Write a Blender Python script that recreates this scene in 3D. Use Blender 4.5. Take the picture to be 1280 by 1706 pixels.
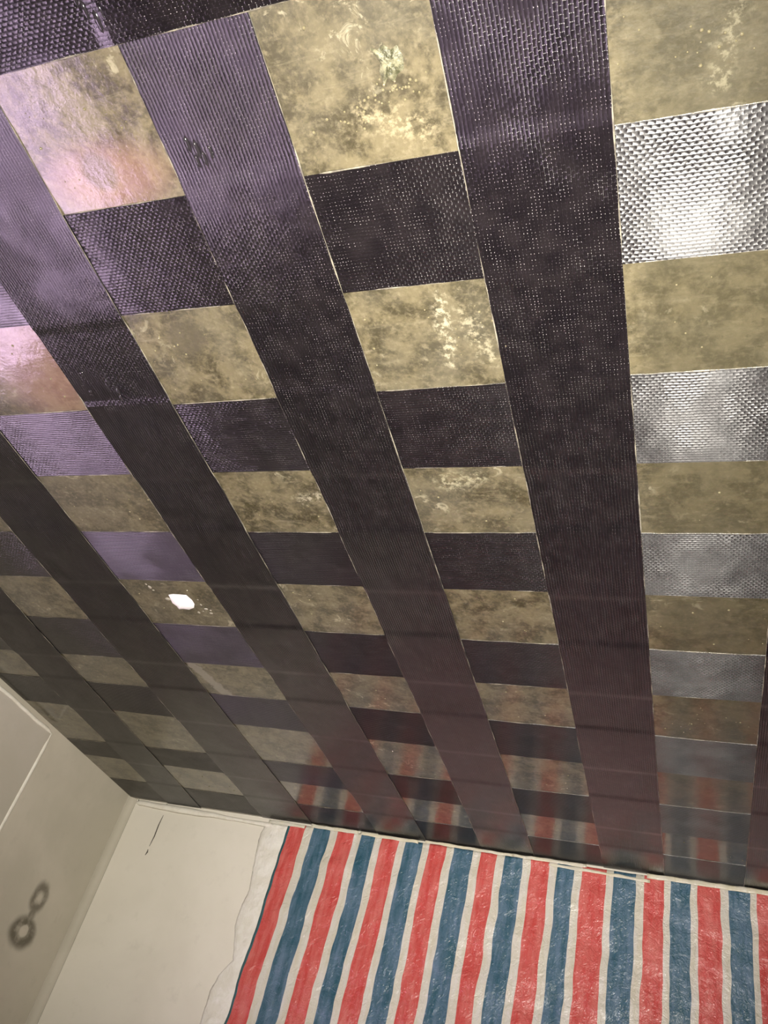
import bpy, bmesh, math, random
from mathutils import Matrix, Vector, noise as mnoise

for o in list(bpy.data.objects):
    bpy.data.objects.remove(o, do_unlink=True)
scene = bpy.context.scene
col = scene.collection
random.seed(7)

# ------------------------------------------------------------------ camera, world, lights, exposure
CZ = 2.75                       # ceiling height
CAM = Vector((0.0, 0.0, 1.69))
right = Vector((0.935748, 0.262051, 0.236019))
down = Vector((-0.003292, 0.675697, -0.737172))
fwd = Vector((-0.352654, 0.689030, 0.633145))
cam = bpy.data.cameras.new('camera')
cam.sensor_fit = 'VERTICAL'; cam.sensor_height = 36.0; cam.sensor_width = 27.0
cam.lens = 1353.05 / 1706 * 36.0
cam.clip_start = 0.02
cam_o = bpy.data.objects.new('camera', cam); col.objects.link(cam_o)
m = Matrix((right, -down, -fwd)).transposed().to_4x4(); m.translation = CAM
cam_o.matrix_world = m
scene.camera = cam_o

scene.view_settings.view_transform = 'Standard'
scene.view_settings.look = 'None'
scene.view_settings.exposure = 0.0
scene.view_settings.gamma = 1.0
scene.view_settings.use_curve_mapping = False

world = bpy.data.worlds.new('world'); scene.world = world
world.use_nodes = True
bg = world.node_tree.nodes['Background']
bg.inputs[0].default_value = (0.84, 0.60, 0.86, 1)     # lilac dusk daylight
bg.inputs[1].default_value = 11.0

# the phone's own LED lamp, beside its lens
ld = bpy.data.lights.new('phone_flash', 'SPOT')
ld.energy = 440.0; ld.color = (1.0, 0.94, 0.84); ld.shadow_soft_size = 0.006
ld.spot_size = math.radians(102); ld.spot_blend = 1.0
lo = bpy.data.objects.new('phone_flash', ld); col.objects.link(lo)
lm = m.copy(); lm.translation = CAM + right * 0.012 - down * 0.02
lo.matrix_world = lm

# ------------------------------------------------------------------ node helpers
def new_mat(name):
    mt = bpy.data.materials.new(name); mt.use_nodes = True
    nt = mt.node_tree
    return mt, nt, nt.nodes['Principled BSDF']

class NB:
    def __init__(self, nt): self.nt = nt
    def n(self, t, **kw):
        nd = self.nt.nodes.new(t)
        for k, v in kw.items(): setattr(nd, k, v)
        return nd
    def link(self, a, b): self.nt.links.new(a, b)
    def put(self, sock, v):
        if hasattr(v, 'links') or isinstance(v, bpy.types.NodeSocket): self.link(v, sock)
        else: sock.default_value = v
    def math(self, op, a, b=0.0, c=0.0, clamp=False):
        nd = self.n('ShaderNodeMath', operation=op, use_clamp=clamp)
        self.put(nd.inputs[0], a); self.put(nd.inputs[1], b); self.put(nd.inputs[2], c)
        return nd.outputs[0]
    def noise(self, vec, scale, detail=3, rough=0.5, dist=0.0, w=None):
        nd = self.n('ShaderNodeTexNoise')
        if w is not None:
            nd.noise_dimensions = '4D'; self.put(nd.inputs['W'], w)
        self.put(nd.inputs['Vector'], vec); nd.inputs['Scale'].default_value = scale
        nd.inputs['Detail'].default_value = detail; nd.inputs['Roughness'].default_value = rough
        nd.inputs['Distortion'].default_value = dist
        return nd.outputs['Fac']
    def map(self, v, a, b, c=0.0, d=1.0, smooth=True):
        nd = self.n('ShaderNodeMapRange', interpolation_type='SMOOTHSTEP' if smooth else 'LINEAR')
        self.put(nd.inputs[0], v)
        for i, x in enumerate((a, b, c, d)): self.put(nd.inputs[i + 1], x)
        return nd.outputs[0]
    def mix(self, fac, a, b):
        nd = self.n('ShaderNodeMix', data_type='RGBA')
        self.put(nd.inputs[0], fac); self.put(nd.inputs[6], a if not isinstance(a, tuple) else (*a, 1)[:4])
        self.put(nd.inputs[7], b if not isinstance(b, tuple) else (*b, 1)[:4])
        return nd.outputs[2]
    def obj(self): return self.n('ShaderNodeTexCoord').outputs['Object']
    def xyz(self, v):
        nd = self.n('ShaderNodeSeparateXYZ'); self.link(v, nd.inputs[0]); return nd.outputs
    def comb(self, x, y, z):
        nd = self.n('ShaderNodeCombineXYZ')
        for i, q in enumerate((x, y, z)): self.put(nd.inputs[i], q)
        return nd.outputs[0]
    def bump(self, h, dist, strength=1.0, normal=None):
        nd = self.n('ShaderNodeBump'); self.put(nd.inputs['Height'], h)
        self.put(nd.inputs['Distance'], dist); self.put(nd.inputs['Strength'], strength)
        if normal is not None: self.link(normal, nd.inputs['Normal'])
        return nd.outputs[0]
    def seg(self, X, Y, a, b, w, soft):
        """mask of a line segment in the X,Y plane"""
        ax, ay = a; bx, by = b
        dx, dy = bx - ax, by - ay; L2 = dx * dx + dy * dy
        px = self.math('SUBTRACT', X, ax); py = self.math('SUBTRACT', Y, ay)
        t = self.math('ADD', self.math('MULTIPLY', px, dx / L2), self.math('MULTIPLY', py, dy / L2), clamp=True)
        ex = self.math('SUBTRACT', px, self.math('MULTIPLY', t, dx)); ey = self.math('SUBTRACT', py, self.math('MULTIPLY', t, dy))
        d = self.math('SQRT', self.math('ADD', self.math('MULTIPLY', ex, ex), self.math('MULTIPLY', ey, ey)))
        return self.map(d, w, w + soft, 1.0, 0.0)
    def disc(self, X, Y, c, a, b):
        """normalised distance from an ellipse centre"""
        ex = self.math('DIVIDE', self.math('SUBTRACT', X, c[0]), a); ey = self.math('DIVIDE', self.math('SUBTRACT', Y, c[1]), b)
        return self.math('SQRT', self.math('ADD', self.math('MULTIPLY', ex, ex), self.math('MULTIPLY', ey, ey)))

# ------------------------------------------------------------------ materials
def mat_concrete():
    mt, nt, b = new_mat('resin_wetted_concrete'); q = NB(nt)
    co = q.obj(); X, Y, Z = q.xyz(co)
    big = q.noise(co, 3.2, 6, 0.65, 0.2)
    mid = q.noise(co, 15, 8, 0.68, 0.25)
    fine = q.noise(co, 70, 4, 0.65)
    c = q.mix(q.map(mid, 0.40, 0.60), (0.034, 0.028, 0.013), (0.118, 0.099, 0.055))
    c = q.mix(q.map(big, 0.40, 0.66, 0, 0.55), c, (0.085, 0.078, 0.056))
    c = q.mix(q.map(fine, 0.50, 0.72, 0, 0.45), c, (0.20, 0.172, 0.108))
    # pale laitance blotches, grouped in clusters
    cl = q.math('MULTIPLY', q.map(q.noise(co, 30, 5, 0.7, 0.8), 0.56, 0.66), q.map(q.noise(co, 6.5, 2, 0.5), 0.50, 0.64))
    c = q.mix(q.math('MULTIPLY', cl, 0.62), c, (0.34, 0.31, 0.215))
    # fine grain and trowel scuffs
    c = q.mix(q.map(q.noise(co, 130, 3, 0.6), 0.45, 0.72, 0, 0.28), c, (0.19, 0.162, 0.10))
    sc = q.noise(q.comb(q.math('MULTIPLY', X, 9.0), q.math('MULTIPLY', Y, 60.0), 0.0), 1.0, 4, 0.7, 0.5)
    c = q.mix(q.map(sc, 0.56, 0.72, 0, 0.30), c, (0.20, 0.175, 0.115))
    # dark pores
    c = q.mix(q.map(q.noise(co, 55, 4, 0.65), 0.60, 0.72, 0, 0.7), c, (0.045, 0.04, 0.022))
    wig = q.math('MULTIPLY', q.math('SUBTRACT', q.noise(co, 38, 4, 0.7), 0.5), 0.05)
    Xw = q.math('ADD', X, wig); Yw = q.math('ADD', Y, q.math('MULTIPLY', q.math('SUBTRACT', q.noise(q.comb(Y, X, 3.3), 38, 4, 0.7), 0.5), 0.05))
    brk = q.map(q.noise(co, 85, 4, 0.7), 0.46, 0.62)
    for a, e, w, s, col_, k in [((-0.363, 0.668), (-0.368, 0.784), 0.001, 0.012, (0.36, 0.33, 0.23), 0.8),
                                ((0.048, 0.344), (0.031, 0.417), 0.002, 0.012, (0.36, 0.33, 0.22), 0.8),
                                ((-0.33, 0.70), (-0.30, 0.79), 0.000, 0.016, (0.34, 0.31, 0.21), 0.6),
                                ((-0.767, 1.11), (-0.60, 1.09), 0.001, 0.016, (0.34, 0.31, 0.22), 0.7),
                                ((-0.44, 1.07), (-0.38, 1.06), 0.003, 0.02, (0.32, 0.30, 0.20), 0.7),
                                ((-0.40, 0.38), (-0.33, 0.41), 0.001, 0.02, (0.34, 0.29, 0.18), 0.6),
                                ((-1.385, 1.82), (-1.345, 1.98), 0.014, 0.006, (0.22, 0.20, 0.16), 0.75)]:
        c = q.mix(q.math('MULTIPLY', q.math('MULTIPLY', q.seg(Xw, Yw, a, e, w, s * 1.6), k), brk if w < 0.01 else 1.0), c, col_)
    # the bays past the fifth long strip mixed towards a darker olive brown
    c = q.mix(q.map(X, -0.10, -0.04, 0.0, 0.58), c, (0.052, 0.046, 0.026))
    # pinkish window reflection painted into the concrete of two bays
    d = q.disc(X, Y, (-1.20, 0.72), 0.16, 0.20)
    d2 = q.disc(X, Y, (-0.83, 0.40), 0.14, 0.07)
    c = q.mix(q.map(q.math('MINIMUM', d, d2), 0.3, 1.1, 0.55, 0.0), c, (0.21, 0.115, 0.085))
    # two round damp stains
    for p, r in (((-0.835, 0.694), 0.036), ((-0.839, 0.388), 0.030)):
        d = q.math('ADD', q.disc(X, Y, p, r, r), q.math('MULTIPLY', wig, 8.0))
        c = q.mix(q.map(d, 0.70, 1.25, 0.62, 0.0), c, (0.072, 0.062, 0.04))
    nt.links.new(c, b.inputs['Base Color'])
    b.inputs['Roughness'].default_value = 0.5
    b.inputs['Specular IOR Level'].default_value = 0.3
    b.inputs['Coat Weight'].default_value = 1.0
    b.inputs['Coat IOR'].default_value = 1.6
    nt.links.new(q.map(q.noise(co, 9, 3, 0.6), 0.3, 0.7, 0.10, 0.22), b.inputs['Coat Roughness'])
    hh = q.math('ADD', q.math('MULTIPLY', q.noise(co, 22, 4, 0.6), 1.0), q.math('MULTIPLY', q.noise(co, 160, 3, 0.6), 0.16))
    nrm = q.bump(hh, 0.0035, 0.55)
    nt.links.new(nrm, b.inputs['Normal'])
    nt.links.new(q.bump(hh, 0.0026, 0.34), b.inputs['Coat Normal'])
    return mt

def mat_carbon():
    mt, nt, b = new_mat('carbon_fibre_weave'); q = NB(nt)
    uv = q.n('ShaderNodeUVMap', uv_map='UVMap').outputs[0]
    rnd = q.math('MULTIPLY', q.n('ShaderNodeObjectInfo').outputs['Random'], 37.0)
    V, U, _ = q.xyz(uv)                      # first axis lies across the fibres, second along them
    jit = q.math('MULTIPLY', q.math('SUBTRACT', q.noise(uv, 26, 3, 0.6, w=rnd), 0.5), 0.0045)
    s = q.math('DIVIDE', q.math('ADD', V, jit), 0.0056)
    fs = q.math('FRACT', s); i = q.math('FLOOR', s)
    t = q.math('ADD', q.math('DIVIDE', q.math('ADD', U, q.math('MULTIPLY', jit, 0.8)), 0.0094), q.math('MULTIPLY', q.math('MODULO', i, 2.0), 0.5))
    ft = q.math('FRACT', t); j = q.math('FLOOR', t)
    hs = q.math('SINE', q.math('MULTIPLY', fs, math.pi))
    ht = q.math('POWER', q.math('ABSOLUTE', q.math('SINE', q.math('MULTIPLY', ft, math.pi))), 0.55)
    wn = q.n('ShaderNodeTexWhiteNoise', noise_dimensions='3D'); q.link(q.comb(i, j, rnd), wn.inputs['Vector'])
    h = q.math('MULTIPLY', hs, q.math('ADD', 0.62, q.math('MULTIPLY', ht, 0.38)))
    # resin flooding: some areas fully filled, others show the weave
    flood = q.map(q.noise(uv, 7.5, 3, 0.6, w=rnd), 0.36, 0.62, 1.0, 0.22)
    nrm = q.bump(h, 0.0012, flood)
    low = q.noise(uv, 24, 3, 0.55, w=rnd)
    nrm = q.bump(low, 0.0022, 0.5, nrm)
    nt.links.new(nrm, b.inputs['Normal'])
    # pale weft thread specks between the tows, their sparkle painted into the colour
    dm = q.math('MULTIPLY', q.map(q.math('ABSOLUTE', q.math('SUBTRACT', fs, 0.5)), 0.35, 0.41), q.map(q.math('ABSOLUTE', q.math('SUBTRACT', ft, 0.5)), 0.42, 0.45))
    dm = q.math('MULTIPLY', dm, q.map(wn.outputs['Value'], 0.55, 1.0, 0.035, 1.0))
    c = q.mix(q.map(low, 0.35, 0.7), (0.005, 0.004, 0.005), (0.010, 0.008, 0.009))
    c = q.mix(dm, c, (0.42, 0.40, 0.39))
    nt.links.new(c, b.inputs['Base Color'])
    b.inputs['IOR'].default_value = 1.85
    b.inputs['Anisotropic'].default_value = 0.97
    nt.links.new(q.map(q.noise(uv, 11, 3, 0.6, w=rnd), 0.3, 0.7, 0.285, 0.35), b.inputs['Roughness'])
    tg = q.n('ShaderNodeTangent', direction_type='UV_MAP', uv_map='UVMap')
    nt.links.new(tg.outputs[0], b.inputs['Tangent'])
    return mt

def mat_simple(name, rgb, rough=0.5, spec=0.5, nscale=None, rgb2=None, bump=0.0, bscale=60.0, trans=0.0, alpha=1.0):
    mt, nt, b = new_mat(name); q = NB(nt)
    co = q.obj()
    if rgb2:
        nt.links.new(q.mix(q.map(q.noise(co, nscale, 4, 0.6), 0.35, 0.65), rgb, rgb2), b.inputs['Base Color'])
    else:
        b.inputs['Base Color'].default_value = (*rgb, 1)
    b.inputs['Roughness'].default_value = rough; b.inputs['Specular IOR Level'].default_value = spec
    b.inputs['Transmission Weight'].default_value = trans
    b.inputs['Alpha'].default_value = alpha
    if bump: nt.links.new(q.bump(q.noise(co, bscale, 3, 0.6), bump, 1.0), b.inputs['Normal'])
    return mt

def mat_plaster(name, rgb, rgb2, rings=False):
    mt, nt, b = new_mat(name); q = NB(nt)
    co = q.obj(); X, Y, Z = q.xyz(co)
    c = q.mix(q.map(q.noise(co, 2.2, 4, 0.6, 0.3), 0.35, 0.68), rgb, rgb2)
    c = q.mix(q.map(q.noise(co, 17, 4, 0.65), 0.55, 0.8, 0, 0.35), c, tuple(x * 0.82 for x in rgb))
    if rings:
        wob = q.math('MULTIPLY', q.math('SUBTRACT', q.noise(co, 15, 4, 0.6), 0.5), 1.0)
        tot = None
        for (cy, cz), a, e, k in (((2.716, 2.122), 0.050, 0.036, 0.85), ((2.722, 2.243), 0.032, 0.036, 0.75)):
            d = q.math('ADD', q.disc(Y, Z, (cy, cz), a, e), wob)
            ring = q.map(q.math('ABSOLUTE', q.math('SUBTRACT', d, 1.0)), 0.08, 0.85, k, 0.0)
            tot = ring if tot is None else q.math('MAXIMUM', tot, ring)
        tot = q.math('MAXIMUM', tot, q.math('MULTIPLY', q.seg(q.math('ADD', Y, q.math('MULTIPLY', wob, 0.03)), Z, (2.722, 2.160), (2.724, 2.205), 0.008, 0.022), 0.7))
        tot = q.math('MULTIPLY', tot, q.map(q.noise(co, 30, 4, 0.6), 0.25, 0.6, 0.55, 1.0))
        c = q.mix(tot, c, (0.085, 0.072, 0.045))
        plug = q.map(q.math('ADD', q.disc(Y, Z, (2.722, 2.127), 0.024, 0.022), q.math('MULTIPLY', wob, 0.6)), 0.8, 1.1, 0.8, 0.0)
        c = q.mix(plug, c, (0.60, 0.55, 0.45))
    nt.links.new(c, b.inputs['Base Color'])
    b.inputs['Roughness'].default_value = 0.62; b.inputs['Specular IOR Level'].default_value = 0.3
    nt.links.new(q.bump(q.noise(co, 9, 5, 0.6), 0.004, 0.35), b.inputs['Normal'])
    return mt

def mat_tarp(name, rgb, rgb2):
    mt, nt, b = new_mat(name); q = NB(nt)
    co = q.obj(); X, Y, Z = q.xyz(co)
    st = q.noise(q.comb(q.math('MULTIPLY', X, 40.0), 0.0, q.math('MULTIPLY', Z, 7.0)), 1.0, 4, 0.6)
    c = q.mix(q.map(st, 0.3, 0.72), rgb, rgb2)
    nt.links.new(c, b.inputs['Base Color'])
    b.inputs['Roughness'].default_value = 0.20; b.inputs['Specular IOR Level'].default_value = 0.45
    b.inputs['Subsurface Weight'].default_value = 0.0
    cr = q.noise(co, 38, 4, 0.6, 0.7)
    sp = q.noise(co, 190, 2, 0.5)
    h = q.math('ADD', cr, q.math('MULTIPLY', sp, 0.22))
    nt.links.new(q.bump(h, 0.0075, 0.8), b.inputs['Normal'])
    return mt

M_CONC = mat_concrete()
M_CARB = mat_carbon()
M_BEAD = mat_simple('cured_epoxy', (0.24, 0.22, 0.17), 0.18, 0.6, 40, (0.10, 0.09, 0.075), 0.001, 200)
M_DROP = mat_simple('clear_epoxy_drop', (0.16, 0.14, 0.08), 0.08, 0.7)
M_DRIP = mat_simple('dark_epoxy_drip', (0.02, 0.017, 0.02), 0.10, 0.7)
M_WALLB = mat_plaster('grey_cream_plaster', (0.76, 0.72, 0.62), (0.82, 0.78, 0.68))
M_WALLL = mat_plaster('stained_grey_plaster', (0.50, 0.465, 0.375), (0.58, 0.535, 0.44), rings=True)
M_PANEL = mat_plaster('pinkish_grey_panel', (0.53, 0.485, 0.42), (0.48, 0.445, 0.37))
M_BEADW = mat_simple('white_caulk', (0.84, 0.81, 0.72), 0.3, 0.5, 30, (0.76, 0.72, 0.62), 0.002, 50)
M_FLOOR = mat_simple('screed_floor', (0.20, 0.185, 0.16), 0.7, 0.3, 5, (0.27, 0.25, 0.22), 0.002, 30)
M_RED = mat_tarp('red_woven_plastic', (0.54, 0.062, 0.055), (0.64, 0.17, 0.145))
M_BLUE = mat_tarp('blue_woven_plastic', (0.032, 0.100, 0.140), (0.120, 0.195, 0.275))
M_WHITE = mat_tarp('white_woven_plastic', (0.62, 0.58, 0.46), (0.68, 0.66, 0.60))
M_TEAL = mat_tarp('teal_hem', (0.04, 0.12, 0.14), (0.06, 0.15, 0.17))
M_TAPE = mat_simple('cream_tape', (0.72, 0.67, 0.49), 0.28, 0.5, 14, (0.66, 0.64, 0.54), 0.004, 45)
M_FILM = mat_simple('crumpled_film', (0.87, 0.85, 0.78), 0.25, 0.5, 20, (0.80, 0.77, 0.68), 0.007, 34)
M_GYP = mat_simple('white_gypsum', (0.92, 0.90, 0.86), 0.7, 0.3)
M_CRUMB = mat_simple('gypsum_dust', (0.30, 0.28, 0.22), 0.7, 0.3)
M_SPALL = mat_simple('spalled_concrete', (0.045, 0.045, 0.022), 0.5, 0.4, 110, (0.20, 0.19, 0.12), 0.003, 120)
M_MARK = mat_simple('pencil_black', (0.10, 0.09, 0.075), 0.6, 0.2)
M_FRAME = mat_simple('white_window_frame', (0.70, 0.70, 0.68), 0.35, 0.5)
M_DARKW = mat_simple('bare_grey_render', (0.16, 0.145, 0.125), 0.75, 0.3, 4, (0.22, 0.20, 0.17), 0.003, 20)
mg, ntg, bb = new_mat('window_glass')
bb.inputs['Base Color'].default_value = (0.97, 0.97, 1, 1); bb.inputs['Roughness'].default_value = 0.0
bb.inputs['Transmission Weight'].default_value = 1.0; bb.inputs['IOR'].default_value = 1.02
M_GLASS = mg

# ------------------------------------------------------------------ object helpers
def mesh_obj(name, verts, faces, mat, parent=None, smooth=False, loc=None, uvs=None, mats=None, mi=None):
    me = bpy.data.meshes.new(name); me.from_pydata(verts, [], faces)
    if mats:
        for x in mats: me.materials.append(x)
        me.polygons.foreach_set('material_index', mi)
    else: me.materials.append(mat)
    if smooth: me.polygons.foreach_set('use_smooth', [True] * len(me.polygons))
    if uvs is not None:
        ul = me.uv_layers.new(name='UVMap')
        flat = []
        for lp in me.loops: flat += uvs[lp.vertex_index]
        ul.data.foreach_set('uv', flat)
    me.update()
    o = bpy.data.objects.new(name, me); col.objects.link(o)
    if loc: o.location = loc
    if parent: o.parent = parent
    return o

def boxes(name, lst, mat, parent=None, bevel=0.0, loc=None):
    bm = bmesh.new()
    for (x0, y0, z0, x1, y1, z1) in lst:
        r = bmesh.ops.create_cube(bm, size=1.0)
        bmesh.ops.scale(bm, vec=(x1 - x0, y1 - y0, z1 - z0), verts=r['verts'])
        bmesh.ops.translate(bm, vec=((x0 + x1) / 2, (y0 + y1) / 2, (z0 + z1) / 2), verts=r['verts'])
    if bevel: bmesh.ops.bevel(bm, geom=bm.edges[:], offset=bevel, segments=2, affect='EDGES')
    me = bpy.data.meshes.new(name); bm.to_mesh(me); bm.free(); me.materials.append(mat)
    o = bpy.data.objects.new(name, me); col.objects.link(o)
    if parent: o.parent = parent
    if loc: o.location = loc
    return o

def empty(name, loc=(0, 0, 0)):
    o = bpy.data.objects.new(name, None); col.objects.link(o); o.location = loc; o.empty_display_size = 0.05
    return o
def tag(o, label, cat, group=None):
    o['label'] = label; o['category'] = cat
    if group: o['group'] = group
    return o
def struct(o, label=None):
    o['kind'] = 'structure'
    if label: o['label'] = label
    return o
def nz(x, y=0.0, z=0.0): return mnoise.noise(Vector((x, y, z)))

# ------------------------------------------------------------------ room shell
XL, XR, YB, YF = -2.274, 1.85, 2.985, -2.3
W1Y0, W1Y1, W1Z0, W1Z1 = 0.30, 1.42, 0.75, 1.98        # the daylight window in the left wall
struct(boxes('floor', [(XL - .15, YF - .15, -0.12, XR + .15, YB + .15, 0.0)], M_FLOOR), 'grey screed floor')
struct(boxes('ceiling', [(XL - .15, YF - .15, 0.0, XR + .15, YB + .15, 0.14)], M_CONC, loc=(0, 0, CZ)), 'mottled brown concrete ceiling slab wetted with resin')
ceiling = bpy.data.objects['ceiling']
wall_back = struct(boxes('wall_back', [(XL, YB, 0, XR, YB + .15, CZ)], M_WALLB), 'cream grey plastered wall behind the striped sheet')
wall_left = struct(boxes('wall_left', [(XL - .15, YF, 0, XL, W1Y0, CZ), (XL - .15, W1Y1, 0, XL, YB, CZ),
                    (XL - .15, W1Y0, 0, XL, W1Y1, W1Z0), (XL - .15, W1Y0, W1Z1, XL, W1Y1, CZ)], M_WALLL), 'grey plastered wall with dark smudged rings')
struct(boxes('wall_right', [(XR, YF, 0, XR + .15, YB, CZ)], M_DARKW), 'bare grey rendered wall')
struct(boxes('wall_front', [(XL, YF - .15, 0, XR, YF, CZ)], M_DARKW), 'bare grey rendered wall')

# window: frame, mullion, two panes, sill
win = struct(boxes('window_1', [(XL - .10, W1Y0, W1Z0, XL - .04, W1Y0 + .05, W1Z1), (XL - .10, W1Y1 - .05, W1Z0, XL - .04, W1Y1, W1Z1),
                    (XL - .10, W1Y0 + .05, W1Z0, XL - .04, W1Y1 - .05, W1Z0 + .05), (XL - .10, W1Y0 + .05, W1Z1 - .05, XL - .04, W1Y1 - .05, W1Z1)], M_FRAME), 'white framed window in the left wall')
ym = (W1Y0 + W1Y1) / 2
boxes('mullion', [(XL - .095, ym - .025, W1Z0 + .05, XL - .045, ym + .025, W1Z1 - .05)], M_FRAME, win)
boxes('pane', [(XL - .073, W1Y0 + .05, W1Z0 + .05, XL - .067, ym - .025, W1Z1 - .05)], M_GLASS, win)
boxes('pane', [(XL - .073, ym + .025, W1Z0 + .05, XL - .067, W1Y1 - .05, W1Z1 - .05)], M_GLASS, win)
boxes('window_sill', [(XL - .04, W1Y0, W1Z0 - .03, XL + .05, W1Y1, W1Z0)], M_FRAME, win)

# rounded plaster fillet in the corner of the two walls
R = 0.03; vs = []; fs = []
nseg = 8
for k in range(nseg + 1):
    a = math.pi / 2 * k / nseg
    x = XL + R - R * math.cos(a) ; y = YB - R + R * math.sin(a)
    vs += [(x, y, 0.0), (x, y, CZ)]
for k in range(nseg): fs.append((2 * k, 2 * k + 2, 2 * k + 3, 2 * k + 1))
vs += [(XL, YB, 0), (XL, YB, CZ)]
a = 2 * (nseg + 1)
fs += [(0, 1, a + 1, a), (2 * nseg, a, a + 1, 2 * nseg + 1)]
mesh_obj('corner_fillet', vs, fs, M_WALLL, wall_left, smooth=True)

def bead(name, pts, r, mat, parent, nrm, side, amp=0.35, freq=9.0, seed=0.0, loc=None, brk=None):
    """half-round ridge along a poly-line; nrm = direction away from the surface, side = across"""
    vs = []; fs = []; NP = 5
    runs = pts if isinstance(pts[0], list) else [pts]
    for pts in runs:
        n = len(pts); o0 = len(vs)
        bead_run(vs, fs, NP, o0, n, pts, r, nrm, side, amp, freq, seed, brk)
    return mesh_obj(name, vs, fs, mat, parent, smooth=True, loc=loc)

def bead_run(vs, fs, NP, o0, n, pts, r, nrm, side, amp, freq, seed, brk):
    for k, p in enumerate(pts):
        p = Vector(p)
        s = k / max(1, n - 1)
        rr = r * (1 + amp * 1.6 * nz(seed + p.length * freq + s * 3, seed)) 
        if brk: rr *= max(0.04, min(1.0, 0.5 + brk * nz(p.x * 17 + seed, p.y * 17, seed)))
        if k in (0, n - 1): rr *= 0.25
        for j in range(NP):
            t = math.pi * j / (NP - 1)
            vs.append(tuple(p + side * (math.cos(t) * rr) + nrm * (math.sin(t) * rr * 0.8)))
    for k in range(n - 1):
        for j in range(NP - 1):
            a = o0 + k * NP + j
            fs.append((a, a + 1, a + NP + 1, a + NP))
        b0 = o0 + k * NP
        fs.append((b0, b0 + NP, b0 + 2 * NP - 1, b0 + NP - 1))

# thin plaster panel on the left wall with raised bead edges
pan = boxes('wall_panel', [(XL, W1Y1 + .10, 0.0, XL + .006, 2.358, CZ - .028)], M_PANEL, wall_left, 0.002)
bead('panel_bead', [(XL + .004, 2.360, CZ - .030 - 0.05 * k) for k in range(52)], 0.0085, M_BEADW, wall_left, Vector((1, 0, 0)), Vector((0, 1, 0)), 0.2)
bead('panel_bead', [(XL + .004, 2.362 - 0.03 * k, CZ - .027 + .004 * nz(k * .4)) for k in range(16)], 0.008, M_BEADW, wall_left, Vector((1, 0, 0)), Vector((0, 0, 1)), 0.2)
# caulk ridge along the top of the back wall, short of the sheet
bead('caulk_ridge', [(XL + .03 + .02 * k, YB, CZ - .016 - 0.012 * (k / 34) + .003 * nz(k * .23, 5)) for k in range(35)], 0.012, M_BEADW, wall_back, Vector((0, -1, 0)), Vector((0, 0, 1)), 0.5, 3.0)

# thin dark marks on the back wall
def ribbon(name, pts, w, parent, mat=M_MARK):
    vs = []; fs = []
    for k, (x, z) in enumerate(pts):
        ww = w * (1.0 if 0 < k < len(pts) - 1 else 0.3)
        for yy in (YB - .0012, YB + .001):
            vs += [(x - ww, yy, z), (x + ww, yy, z)]
    for k in range(len(pts) - 1):
        a = 4 * k; b2 = a + 4
        fs += [(a, a + 1, b2 + 1, b2), (a, b2, b2 + 2, a + 2), (a + 1, a + 3, b2 + 3, b2 + 1)]
    return mesh_obj(name, vs, fs, mat, parent)
ribbon('hairline_crack', [(-2.086, 2.698), (-2.089, 2.655), (-2.087, 2.608), (-2.091, 2.566)], 0.0022, wall_back)
ribbon('hairline_crack', [(-2.091, 2.553), (-2.089, 2.542), (-2.093, 2.529)], 0.0030, wall_back)
ribbon('hairline_crack', [(-2.237, 2.749), (-2.234, 2.740), (-2.238, 2.732)], 0.0028, wall_back)
ribbon('hairline_crack', [(-2.090, 2.748), (-2.094, 2.738), (-2.090, 2.730)], 0.0034, wall_back)

# ------------------------------------------------------------------ carbon-fibre strips
TH = 0.0013
# cross strips: near edge y=a+bx, far edge y=a+bx
TROWS = [((-0.762, 0.0), (-0.568, 0.0)), ((-0.368, 0.0), (-0.172, 0.0)),
         ((0.4459, 0.0025), (0.640, 0.0048)), ((0.8365, -0.0052), (1.0301, 0.0022)),
         ((1.2152, -0.0036), (1.4072, -0.002)), ((1.6087, 0.0001), (1.8016, -0.0055)), ((2.0056, 0.014), (2.2086, 0.0217)),
         ((2.4137, -0.0133), (2.6195, 0.0188)), ((2.795, 0.004), (2.975, 0.003))]
OVER = ((0.030, -0.006), (0.2274, -0.006))         # the one cross strip laid over the long ones
SROWS = [((-2.030, -0.018), (-1.800, -0.040)), ((-1.6261, -0.0006), (-1.4177, 0.0052)), ((-1.1553, 0.0106), (-0.9466, 0.0057)),
         ((-0.7103, -0.0016), (-0.5122, -0.004)), ((-0.2846, -0.0002), (-0.0876, 0.0009)), ((0.1341, 0.0094), (0.336, 0.006)),
         ((0.556, 0.0), (0.752, 0.0)), ((0.965, 0.0), (1.165, 0.0)), ((1.38, 0.0), (1.58, 0.0))]

def ramp(v, lo, hi, w=0.024):
    def ss(x): x = max(0.0, min(1.0, x)); return x * x * (3 - 2 * x)
    return ss((v - lo + w) / w) * ss((hi + w - v) / w)

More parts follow.
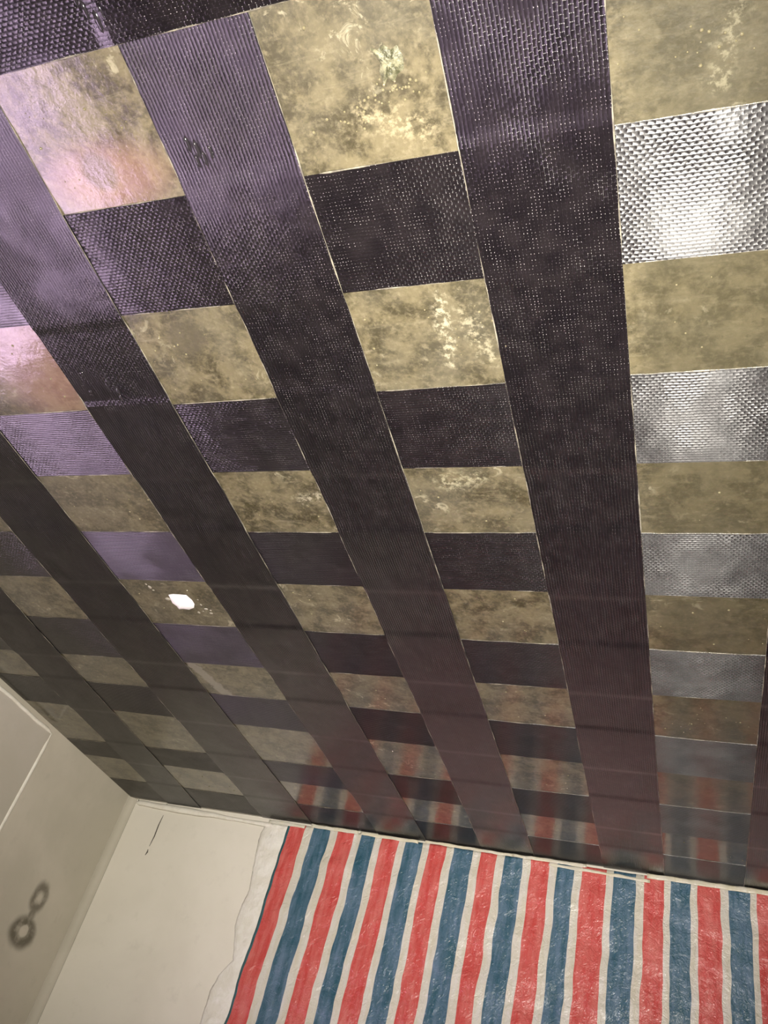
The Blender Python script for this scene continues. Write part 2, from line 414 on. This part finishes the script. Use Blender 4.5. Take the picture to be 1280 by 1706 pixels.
STEP = 0.0021
def strip(axis, near, far, a0, a1, crossings, base, label, group, seed, hide=()):
    """axis 'x': runs along x, edges y=a+bx; axis 'y': runs along y, edges x=a+by. crossings: (lo,hi) it steps over."""
    root = empty('carbon_fibre_strip', (0, 0, CZ))
    tag(root, label, 'carbon strip', group)
    al = set()
    n = int((a1 - a0) / 0.05)
    for k in range(n + 1): al.add(round(a0 + (a1 - a0) * k / n, 5))
    for lo, hi in crossings:
        for e, sgn in ((lo, -1), (hi, 1)):
            for k in range(5):
                v = e + sgn * 0.024 * k / 4
                if a0 < v < a1: al.add(round(v, 5))
    al = sorted(al); NC = 6
    def pos(v, f):
        e0 = near[0] + near[1] * v + 0.0012 * nz(v * 2.1, seed); e1 = far[0] + far[1] * v + 0.0012 * nz(v * 2.1, seed + 9)
        q = e0 + (e1 - e0) * f
        return (v, q) if axis == 'x' else (q, v)
    def drop(v): return base + (STEP * max([ramp(v, lo, hi) for lo, hi in crossings]) if crossings else 0.0)
    vs = []; uvs = []; fs = []
    w = far[0] - near[0]
    for lay in (0, 1):
        for v in al:
            d = drop(v) + (0.0 if lay == 0 else TH)
            for c in range(NC + 1):
                f = c / NC
                x, y = pos(v, f)
                vs.append((x, y, -d + (0.0003 * nz(v * 9, f * 3, seed) if lay else 0.0)))
                uvs.append((f * w, v))
    L = len(al); P = NC + 1
    def idx(lay, k, c): return lay * L * P + k * P + c
    flip = (axis == 'x')
    for k in range(L - 1):
        for c in range(NC):
            q = (idx(1, k, c), idx(1, k, c + 1), idx(1, k + 1, c + 1), idx(1, k + 1, c))
            fs.append(q if not flip else q[::-1])
            q = (idx(0, k, c), idx(0, k + 1, c), idx(0, k + 1, c + 1), idx(0, k, c + 1))
            fs.append(q if not flip else q[::-1])
        for c in (0, NC):
            fs.append((idx(0, k, c), idx(1, k, c), idx(1, k + 1, c), idx(0, k + 1, c)))
    for k in (0, L - 1):
        for c in range(NC): fs.append((idx(0, k, c), idx(0, k, c + 1), idx(1, k, c + 1), idx(1, k, c)))
    mesh_obj('fabric', vs, fs, M_CARB, root, smooth=False, uvs=uvs)
    # squeezed-out resin and selvedge along both edges
    for f, sd in ((0.0, 1), (1.0, 2)):
        pts = []
        n2 = int((a1 - a0) / 0.012)
        for k in range(n2 + 1):
            v = a0 + (a1 - a0) * k / n2
            if any(lo - .014 < v < hi + .014 for lo, hi in hide):
                if pts and pts[-1]: pts.append([])
                continue
            if not pts: pts.append([])
            x, y = pos(v, f); pts[-1].append((x, y, -drop(v) - TH * 0.55))
        pts = [p for p in pts if len(p) > 2]
        for run in pts: bead('edge_resin', run, 0.0015, M_BEAD, root, Vector((0, 0, -1)), Vector((0, 1, 0)) if axis == 'x' else Vector((1, 0, 0)), 0.3, 60, seed * 3 + sd, brk=1.3)
    return root

Sspan = lambda y: [((a[0] + a[1] * y), (b[0] + b[1] * y)) for a, b in SROWS]
x0, x1, y0, y1 = XL + .004, XR - .004, YF + .004, YB - .004
tl = ['black carbon-fibre cross strip far from the striped sheet wall, second behind the overlapping strip',
      'black carbon-fibre cross strip next behind the overlapping strip',
      'black carbon-fibre cross strip seventh from the striped sheet wall, glaring white near its end',
      'black carbon-fibre cross strip sixth from the striped sheet wall, lilac at its dull end',
      'black carbon-fibre cross strip fifth from the striped sheet wall',
      'black carbon-fibre cross strip fourth from the striped sheet wall, past the white gypsum dab',
      'black carbon-fibre cross strip third from the striped sheet wall',
      'black carbon-fibre cross strip second from the striped sheet wall, mirroring its stripes',
      'black carbon-fibre cross strip butting against the striped sheet wall']
for k, (a, b2) in enumerate(TROWS):
    strip('x', a, b2, x0, x1, [], 0.0, tl[k], 'cross strips bonded to the ceiling', 11.0 + k, hide=Sspan((a[0] + b2[0]) / 2))
sl = ['long carbon-fibre strip closest to the smudged grey wall',
      'long carbon-fibre strip second from the smudged grey wall',
      'long carbon-fibre strip third from the smudged grey wall, glossy lilac end with resin drips',
      'long carbon-fibre strip fourth from the smudged grey wall, purple sheen and resin runs',
      'long carbon-fibre strip fifth from the smudged grey wall, dark with pale thread specks',
      'long carbon-fibre strip sixth from the smudged grey wall',
      'long carbon-fibre strip seventh from the smudged grey wall',
      'long carbon-fibre strip eighth from the smudged grey wall',
      'long carbon-fibre strip ninth from the smudged grey wall']
tcross = [(a[0], b2[0]) for a, b2 in TROWS]
SOBJ = []
for k, (a, b2) in enumerate(SROWS):
    tc = [(min(p[0] + p[1] * e[0] for e in (a, b2)) - .003, max(r[0] + r[1] * e[0] for e in (a, b2)) + .003) for p, r in TROWS]
    SOBJ.append(strip('y', a, b2, y0, y1, tc, 0.0001, sl[k], 'long strips bonded to the ceiling', 31.0 + k, hide=[(0.030, 0.229)]))
TOP = strip('x', OVER[0], OVER[1], x0, x1, [(min(lo, lo2) - .003, max(hi, hi2) + .003) for (lo, hi), (lo2, hi2) in zip(Sspan(0.0), Sspan(0.25))], 0.0002, 'black carbon-fibre cross strip laid over the long strips', 'cross strips bonded to the ceiling', 55.0)

# ------------------------------------------------------------------ resin drips and drops
def blob(name, cx, cy, rx, ry, rz, mat, parent, z=0.0, seg=8, rings=4):
    vs = [(cx, cy, z - rz)]; fs = []
    for r in range(1, rings + 1):
        a = math.pi / 2 * r / rings
        for s in range(seg):
            t = 2 * math.pi * s / seg
            k = 1 + 0.18 * nz(cx * 50 + math.cos(t), cy * 50 + math.sin(t), r)
            vs.append((cx + rx * math.sin(a) * math.cos(t) * k, cy + ry * math.sin(a) * math.sin(t) * k, z - rz * math.cos(a)))
    for s in range(seg): fs.append((0, 1 + (s + 1) % seg, 1 + s))
    for r in range(rings - 1):
        for s in range(seg):
            a = 1 + r * seg + s; b2 = 1 + r * seg + (s + 1) % seg
            fs.append((a, b2, b2 + seg, a + seg))
    return mesh_obj(name, vs, fs, mat, parent, smooth=True)
zs = -(0.0001 + TH)
for cx, cy, rx, ry, rz in [(-0.672, 0.372, .0035, .012, .003), (-0.661, 0.381, .004, .014, .0035), (-0.655, 0.396, .003, .012, .0025), (-0.668, 0.398, .0025, .010, .002), (-0.642, 0.388, .003, .010, .002)]:
    blob('resin_drip', cx, cy, rx, ry, rz, M_DRIP, SOBJ[3], zs)
for cx, cy, rx, ry, rz in [(-1.058, 0.775, .003, .010, .003), (-1.047, 0.80, .003, .010, .0035), (-1.050, 0.815, .003, .007, .003), (-1.105, 0.750, .005, .004, .003), (-1.112, 0.795, .004, .004, .003), (-1.065, 0.79, .002, .012, .002)]:
    blob('resin_drip', cx, cy, rx, ry, rz, M_DRIP, SOBJ[2], zs)
for cx, cy, rx, ry, rz in [(-0.735, 0.185, .004, .012, .003), (-0.722, 0.200, .005, .016, .004), (-0.712, 0.192, .003, .012, .003), (-0.742, 0.165, .003, .016, .003)]:
    blob('resin_drip', cx, cy, rx, ry, rz, M_DRIP, TOP, -(0.0002 + TH))

# tiny cured drops hanging from the bare concrete bays
vs = []; fs = []
def add_drop(cx, cy, r):
    seg, rings = 6, 3
    b0 = len(vs); vs.append((cx, cy, -r * 0.8))
    for q in range(1, rings + 1):
        a = math.pi / 2 * q / rings
        for s in range(seg):
            t = 2 * math.pi * s / seg
            vs.append((cx + r * math.sin(a) * math.cos(t), cy + r * math.sin(a) * math.sin(t), -r * 0.8 * math.cos(a)))
    for s in range(seg): fs.append((b0, b0 + 1 + (s + 1) % seg, b0 + 1 + s))
    for q in range(rings - 1):
        for s in range(seg):
            a = b0 + 1 + q * seg + s; b2 = b0 + 1 + q * seg + (s + 1) % seg
            fs.append((a, b2, b2 + seg, a + seg))
def bare(x, y):
    for a, b2 in TROWS + [OVER]:
        if a[0] - .03 < y < b2[0] + .03: return False
    for a, b2 in SROWS:
        if a[0] + a[1] * y - .004 < x < b2[0] + b2[1] * y + .004: return False
    return True
n = 0
while n < 420:
    x = random.uniform(-2.2, 0.6); y = random.uniform(-0.2, 2.8)
    if bare(x, y): add_drop(x, y, random.choice((.001, .0012, .0016, .0024))); n += 1
for cx, cy, k, sp in ((-0.350, 0.353, 26, .010), (-0.40, 0.375, 26, .016), (0.0, 0.37, 16, .03), (-0.31, 0.74, 16, .03), (-0.88, 0.70, 6, .02)):
    for _ in range(k): add_drop(random.gauss(cx, sp * 1.5), random.gauss(cy, sp * .6), random.choice((.0012, .0016, .0022)))
o = mesh_obj('resin_drops', vs, fs, M_DROP, ceiling, smooth=True); o['kind'] = 'stuff'

# ------------------------------------------------------------------ white gypsum dab and rough spall in the concrete
def lump(name, outline, hgt, mat, rough, loc_parent=None, rings=5, seed=0.0):
    cx = sum(p[0] for p in outline) / len(outline); cy = sum(p[1] for p in outline) / len(outline)
    pts = []
    n = len(outline)
    for k in range(n):
        a = outline[k]; b2 = outline[(k + 1) % n]
        for j in range(3): pts.append((a[0] + (b2[0] - a[0]) * j / 3, a[1] + (b2[1] - a[1]) * j / 3))
    N = len(pts); V = [(0, 0, -hgt)]; F = []
    for r in range(1, rings + 1):
        f = r / rings
        for k, (px, py) in enumerate(pts):
            j = rough * nz(px * 160 + seed, py * 160, r)
            V.append(((px - cx) * f, (py - cy) * f, -hgt * (1 - f ** 3) * (1 + j) if r < rings else 0.0))
    for k in range(N): F.append((0, 1 + (k + 1) % N, 1 + k))
    for r in range(rings - 1):
        for k in range(N):
            a = 1 + r * N + k; b2 = 1 + r * N + (k + 1) % N
            F.append((a, b2, b2 + N, a + N))
    return mesh_obj(name, V, F, mat, None, smooth=True, loc=(cx, cy, CZ))
g = lump('gypsum_patch', [(-1.287, 1.473), (-1.27, 1.469), (-1.231, 1.471), (-1.224, 1.493), (-1.225, 1.51), (-1.235, 1.527), (-1.255, 1.537), (-1.274, 1.535), (-1.287, 1.537), (-1.287, 1.524), (-1.294, 1.51), (-1.291, 1.493)], 0.006, M_GYP, 0.25)
tag(g, 'bright white gypsum dab stuck on the concrete between carbon strips', 'plaster patch')
for cx, cy, rr in [(-1.299, 1.492, .008), (-1.206, 1.512, .003), (-1.199, 1.530, .006), (-1.213, 1.541, .003), (-1.188, 1.536, .003), (-1.192, 1.549, .005), (-1.205, 1.490, .0025), (-1.325, 1.455, .004), (-1.329, 1.442, .005), (-1.334, 1.430, .003), (-1.230, 1.548, .004)]:
    blob('gypsum_crumb', cx - g.location.x, cy - g.location.y, rr, rr * random.uniform(.5, 1.6), rr * .25, M_CRUMB, g)
sp = lump('spalled_spot', [(-0.371, 0.301), (-0.362, 0.305), (-0.352, 0.301), (-0.345, 0.308), (-0.336, 0.304), (-0.331, 0.318), (-0.334, 0.333), (-0.343, 0.337), (-0.350, 0.345), (-0.358, 0.340), (-0.364, 0.348), (-0.366, 0.330), (-0.362, 0.320)], 0.004, M_SPALL, 1.2, rings=7, seed=3.0)
tag(sp, 'rough crumbly greenish grey spot on bare concrete beside a carbon strip', 'rough patch')

# ------------------------------------------------------------------ striped plastic sheet on the back wall
bnd = [(-1.499, -1.489, 't'), (-1.489, -1.422, 'r'), (-1.388, -1.316, 'b'), (-1.284, -1.215, 'r'), (-1.185, -1.127, 'b'), (-1.099, -1.031, 'r'), (-1.005, -0.938, 'b'),
       (-0.912, -0.846, 'r'), (-0.817, -0.744, 'b'), (-0.714, -0.657, 'r'), (-0.628, -0.562, 'b'), (-0.534, -0.467, 'r'), (-0.440, -0.381, 'b'), (-0.354, -0.272, 'r'),
       (-0.249, -0.176, 'b'), (-0.149, -0.084, 'r'), (-0.064, -0.002, 'b'), (0.020, 0.089, 'r'), (0.114, 0.179, 'b'), (0.198, 0.262, 'r')]
x = 0.292; c = 'b'
while x < 1.5:
    bnd.append((x, x + .066, c)); x += .098; c = 'r' if c == 'b' else 'b'
spans = []
for k, (a, b2, c) in enumerate(bnd):
    if k and a - spans[-1][1] > 1e-6: spans.append((spans[-1][1], a, 'w'))
    spans.append((a, b2, c))
cols = [spans[0][0]]; cm = []
code = {'r': 0, 'b': 1, 'w': 2, 't': 3}
for a, b2, c in spans:
    n = max(1, round((b2 - a) / 0.011))
    for k in range(n): cols.append(a + (b2 - a) * (k + 1) / n); cm.append(code[c])
ZT, ZBt = CZ - .014, 0.25
zr = []; z = ZT
while z > ZBt:
    zr.append(z); z -= 0.011 if z > 1.7 else 0.04
V = []; F = []; MI = []
def tarp_y(x, z):
    dz = ZT - z
    a = min(1.0, dz / 0.10)
    y = 0.010 + a * (0.010 * nz(x * 2.3, z * 1.6, 1) + 0.007 * nz(x * 7 + z * 2, z * 9, 4)) + 0.0035 * nz(x * 20, z * 24, 8) + 0.0018 * nz(x * 48, z * 50, 2)
    fold = 0.004 * a * max(0, nz(x * 1.3 + 9, z * 16 + 2.5 * nz(x * 3, z * 2), 6))
    return YB - max(0.002, y + fold + 0.008)
for z in zr:
    for x in cols:
        dx = 0.006 * nz(x * 5, z * 7, 3) * min(1, (ZT - z) / .05) + 0.004 * nz(x * 16, z * 14, 5)
        V.append((x + dx - (ZT - z) * 0.004, tarp_y(x, z), z - (0.003 * nz(x * 11, 0, 7) + 0.004 * nz(x * 2.3, 3, 1) if z == ZT else 0)))
n = len(cols)
for k in range(len(zr) - 1):
    for j in range(n - 1):
        a = k * n + j
        F.append((a, a + 1, a + n + 1, a + n)); MI.append(cm[j])
tarp = mesh_obj('striped_plastic_sheet', V, F, None, None, smooth=True, mats=[M_RED, M_BLUE, M_WHITE, M_TEAL], mi=MI)
tag(tarp, 'crumpled red white and blue striped plastic sheet hung on the wall', 'plastic sheet')
sm = tarp.modifiers.new('thickness', 'SOLIDIFY'); sm.thickness = 0.0006

# tape pieces along the sheet's top edge
def sheet(name, outline_fn, nu, nv, mat, thick, label, cat, group=None):
    V = []; F = []
    for i in range(nu + 1):
        for j in range(nv + 1): V.append(outline_fn(i / nu, j / nv))
    for i in range(nu):
        for j in range(nv):
            a = i * (nv + 1) + j
            F.append((a, a + 1, a + nv + 2, a + nv + 1))
    o = mesh_obj(name, V, F, mat, None, smooth=True)
    md = o.modifiers.new('thickness', 'SOLIDIFY'); md.thickness = thick
    tag(o, label, cat, group)
    return o
def tape(xa, xb, za, zb, hgt, label, lift=0.0):
    def fn(u, v):
        x = xa + (xb - xa) * u; z = za + (zb - za) * u - hgt * v + 0.0025 * nz(x * 22, v * 2, xa)
        yy = min(tarp_y(x, min(z, ZT)), YB - .012) - .004 - lift + 0.002 * nz(x * 40, z * 40, 2)
        return (x, yy, z)
    return sheet('tape_strip', fn, int((xb - xa) / .012) + 2, 3, M_TAPE, 0.0005, label, 'tape', 'tape along the top of the striped sheet')
tape(-1.585, -1.425, 2.737, 2.735, 0.013, 'short cream tape holding the top corner of the sheet by the film')
tape(-1.40, -1.20, 2.744, 2.742, 0.013, 'cream tape over the second blue stripe and its neighbours', 0.001)
tape(-1.19, -0.955, 2.741, 2.740, 0.012, 'cream tape stretching over three stripes near the sheet corner', 0.0015)
tape(-0.93, -0.60, 2.745, 2.741, 0.010, 'thin cream tape along the top of the middle stripes', 0.001)
tape(-0.60, -0.34, 2.742, 2.741, 0.011, 'yellowed cream tape creased over blue and red stripe tops', 0.0015)
tape(-0.47, -0.13, 2.728, 2.722, 0.010, 'lower cream tape running across stripes below the top tape', 0.003)
tape(-0.14, 0.30, 2.742, 2.743, 0.016, 'broad cream tape over the stripes under the last long strip', 0.002)
tape(0.29, 0.9, 2.742, 2.742, 0.014, 'cream tape continuing along the sheet past the sixth long strip', 0.001)

# crumpled translucent film along the sheet's side
edge = [(-1.613, 2.728), (-1.618, 2.66), (-1.611, 2.61), (-1.600, 2.54), (-1.587, 2.476), (-1.598, 2.40), (-1.598, 2.344), (-1.575, 2.28), (-1.56, 2.227), (-1.596, 2.17), (-1.610, 2.12), (-1.606, 2.026), (-1.60, 1.9), (-1.61, 1.7), (-1.59, 1.4), (-1.60, 1.0)]
def film(u, v):
    f = u * (len(edge) - 1); k = min(int(f), len(edge) - 2); f -= k
    xl = edge[k][0] + (edge[k + 1][0] - edge[k][0]) * f; z = edge[k][1] + (edge[k + 1][1] - edge[k][1]) * f
    x = xl + (-1.478 - xl) * v + 0.004 * nz(z * 30, v * 3)
    bulge = math.sin(math.pi * min(1, v)) * 0.003
    y = YB + 0.0008 - 0.0025 * min(1, v * 6) - bulge - 0.005 * min(1, v * 4) * abs(nz(x * 22, z * 13, 2)) - 0.003 * abs(nz(x * 60, z * 40, 5)) * (1 if v > 0 else 0)
    return (x, y, z)
sheet('plastic_film', film, 150, 14, M_FILM, 0.0002, 'crumpled whitish translucent film running down beside the striped sheet', 'plastic film')
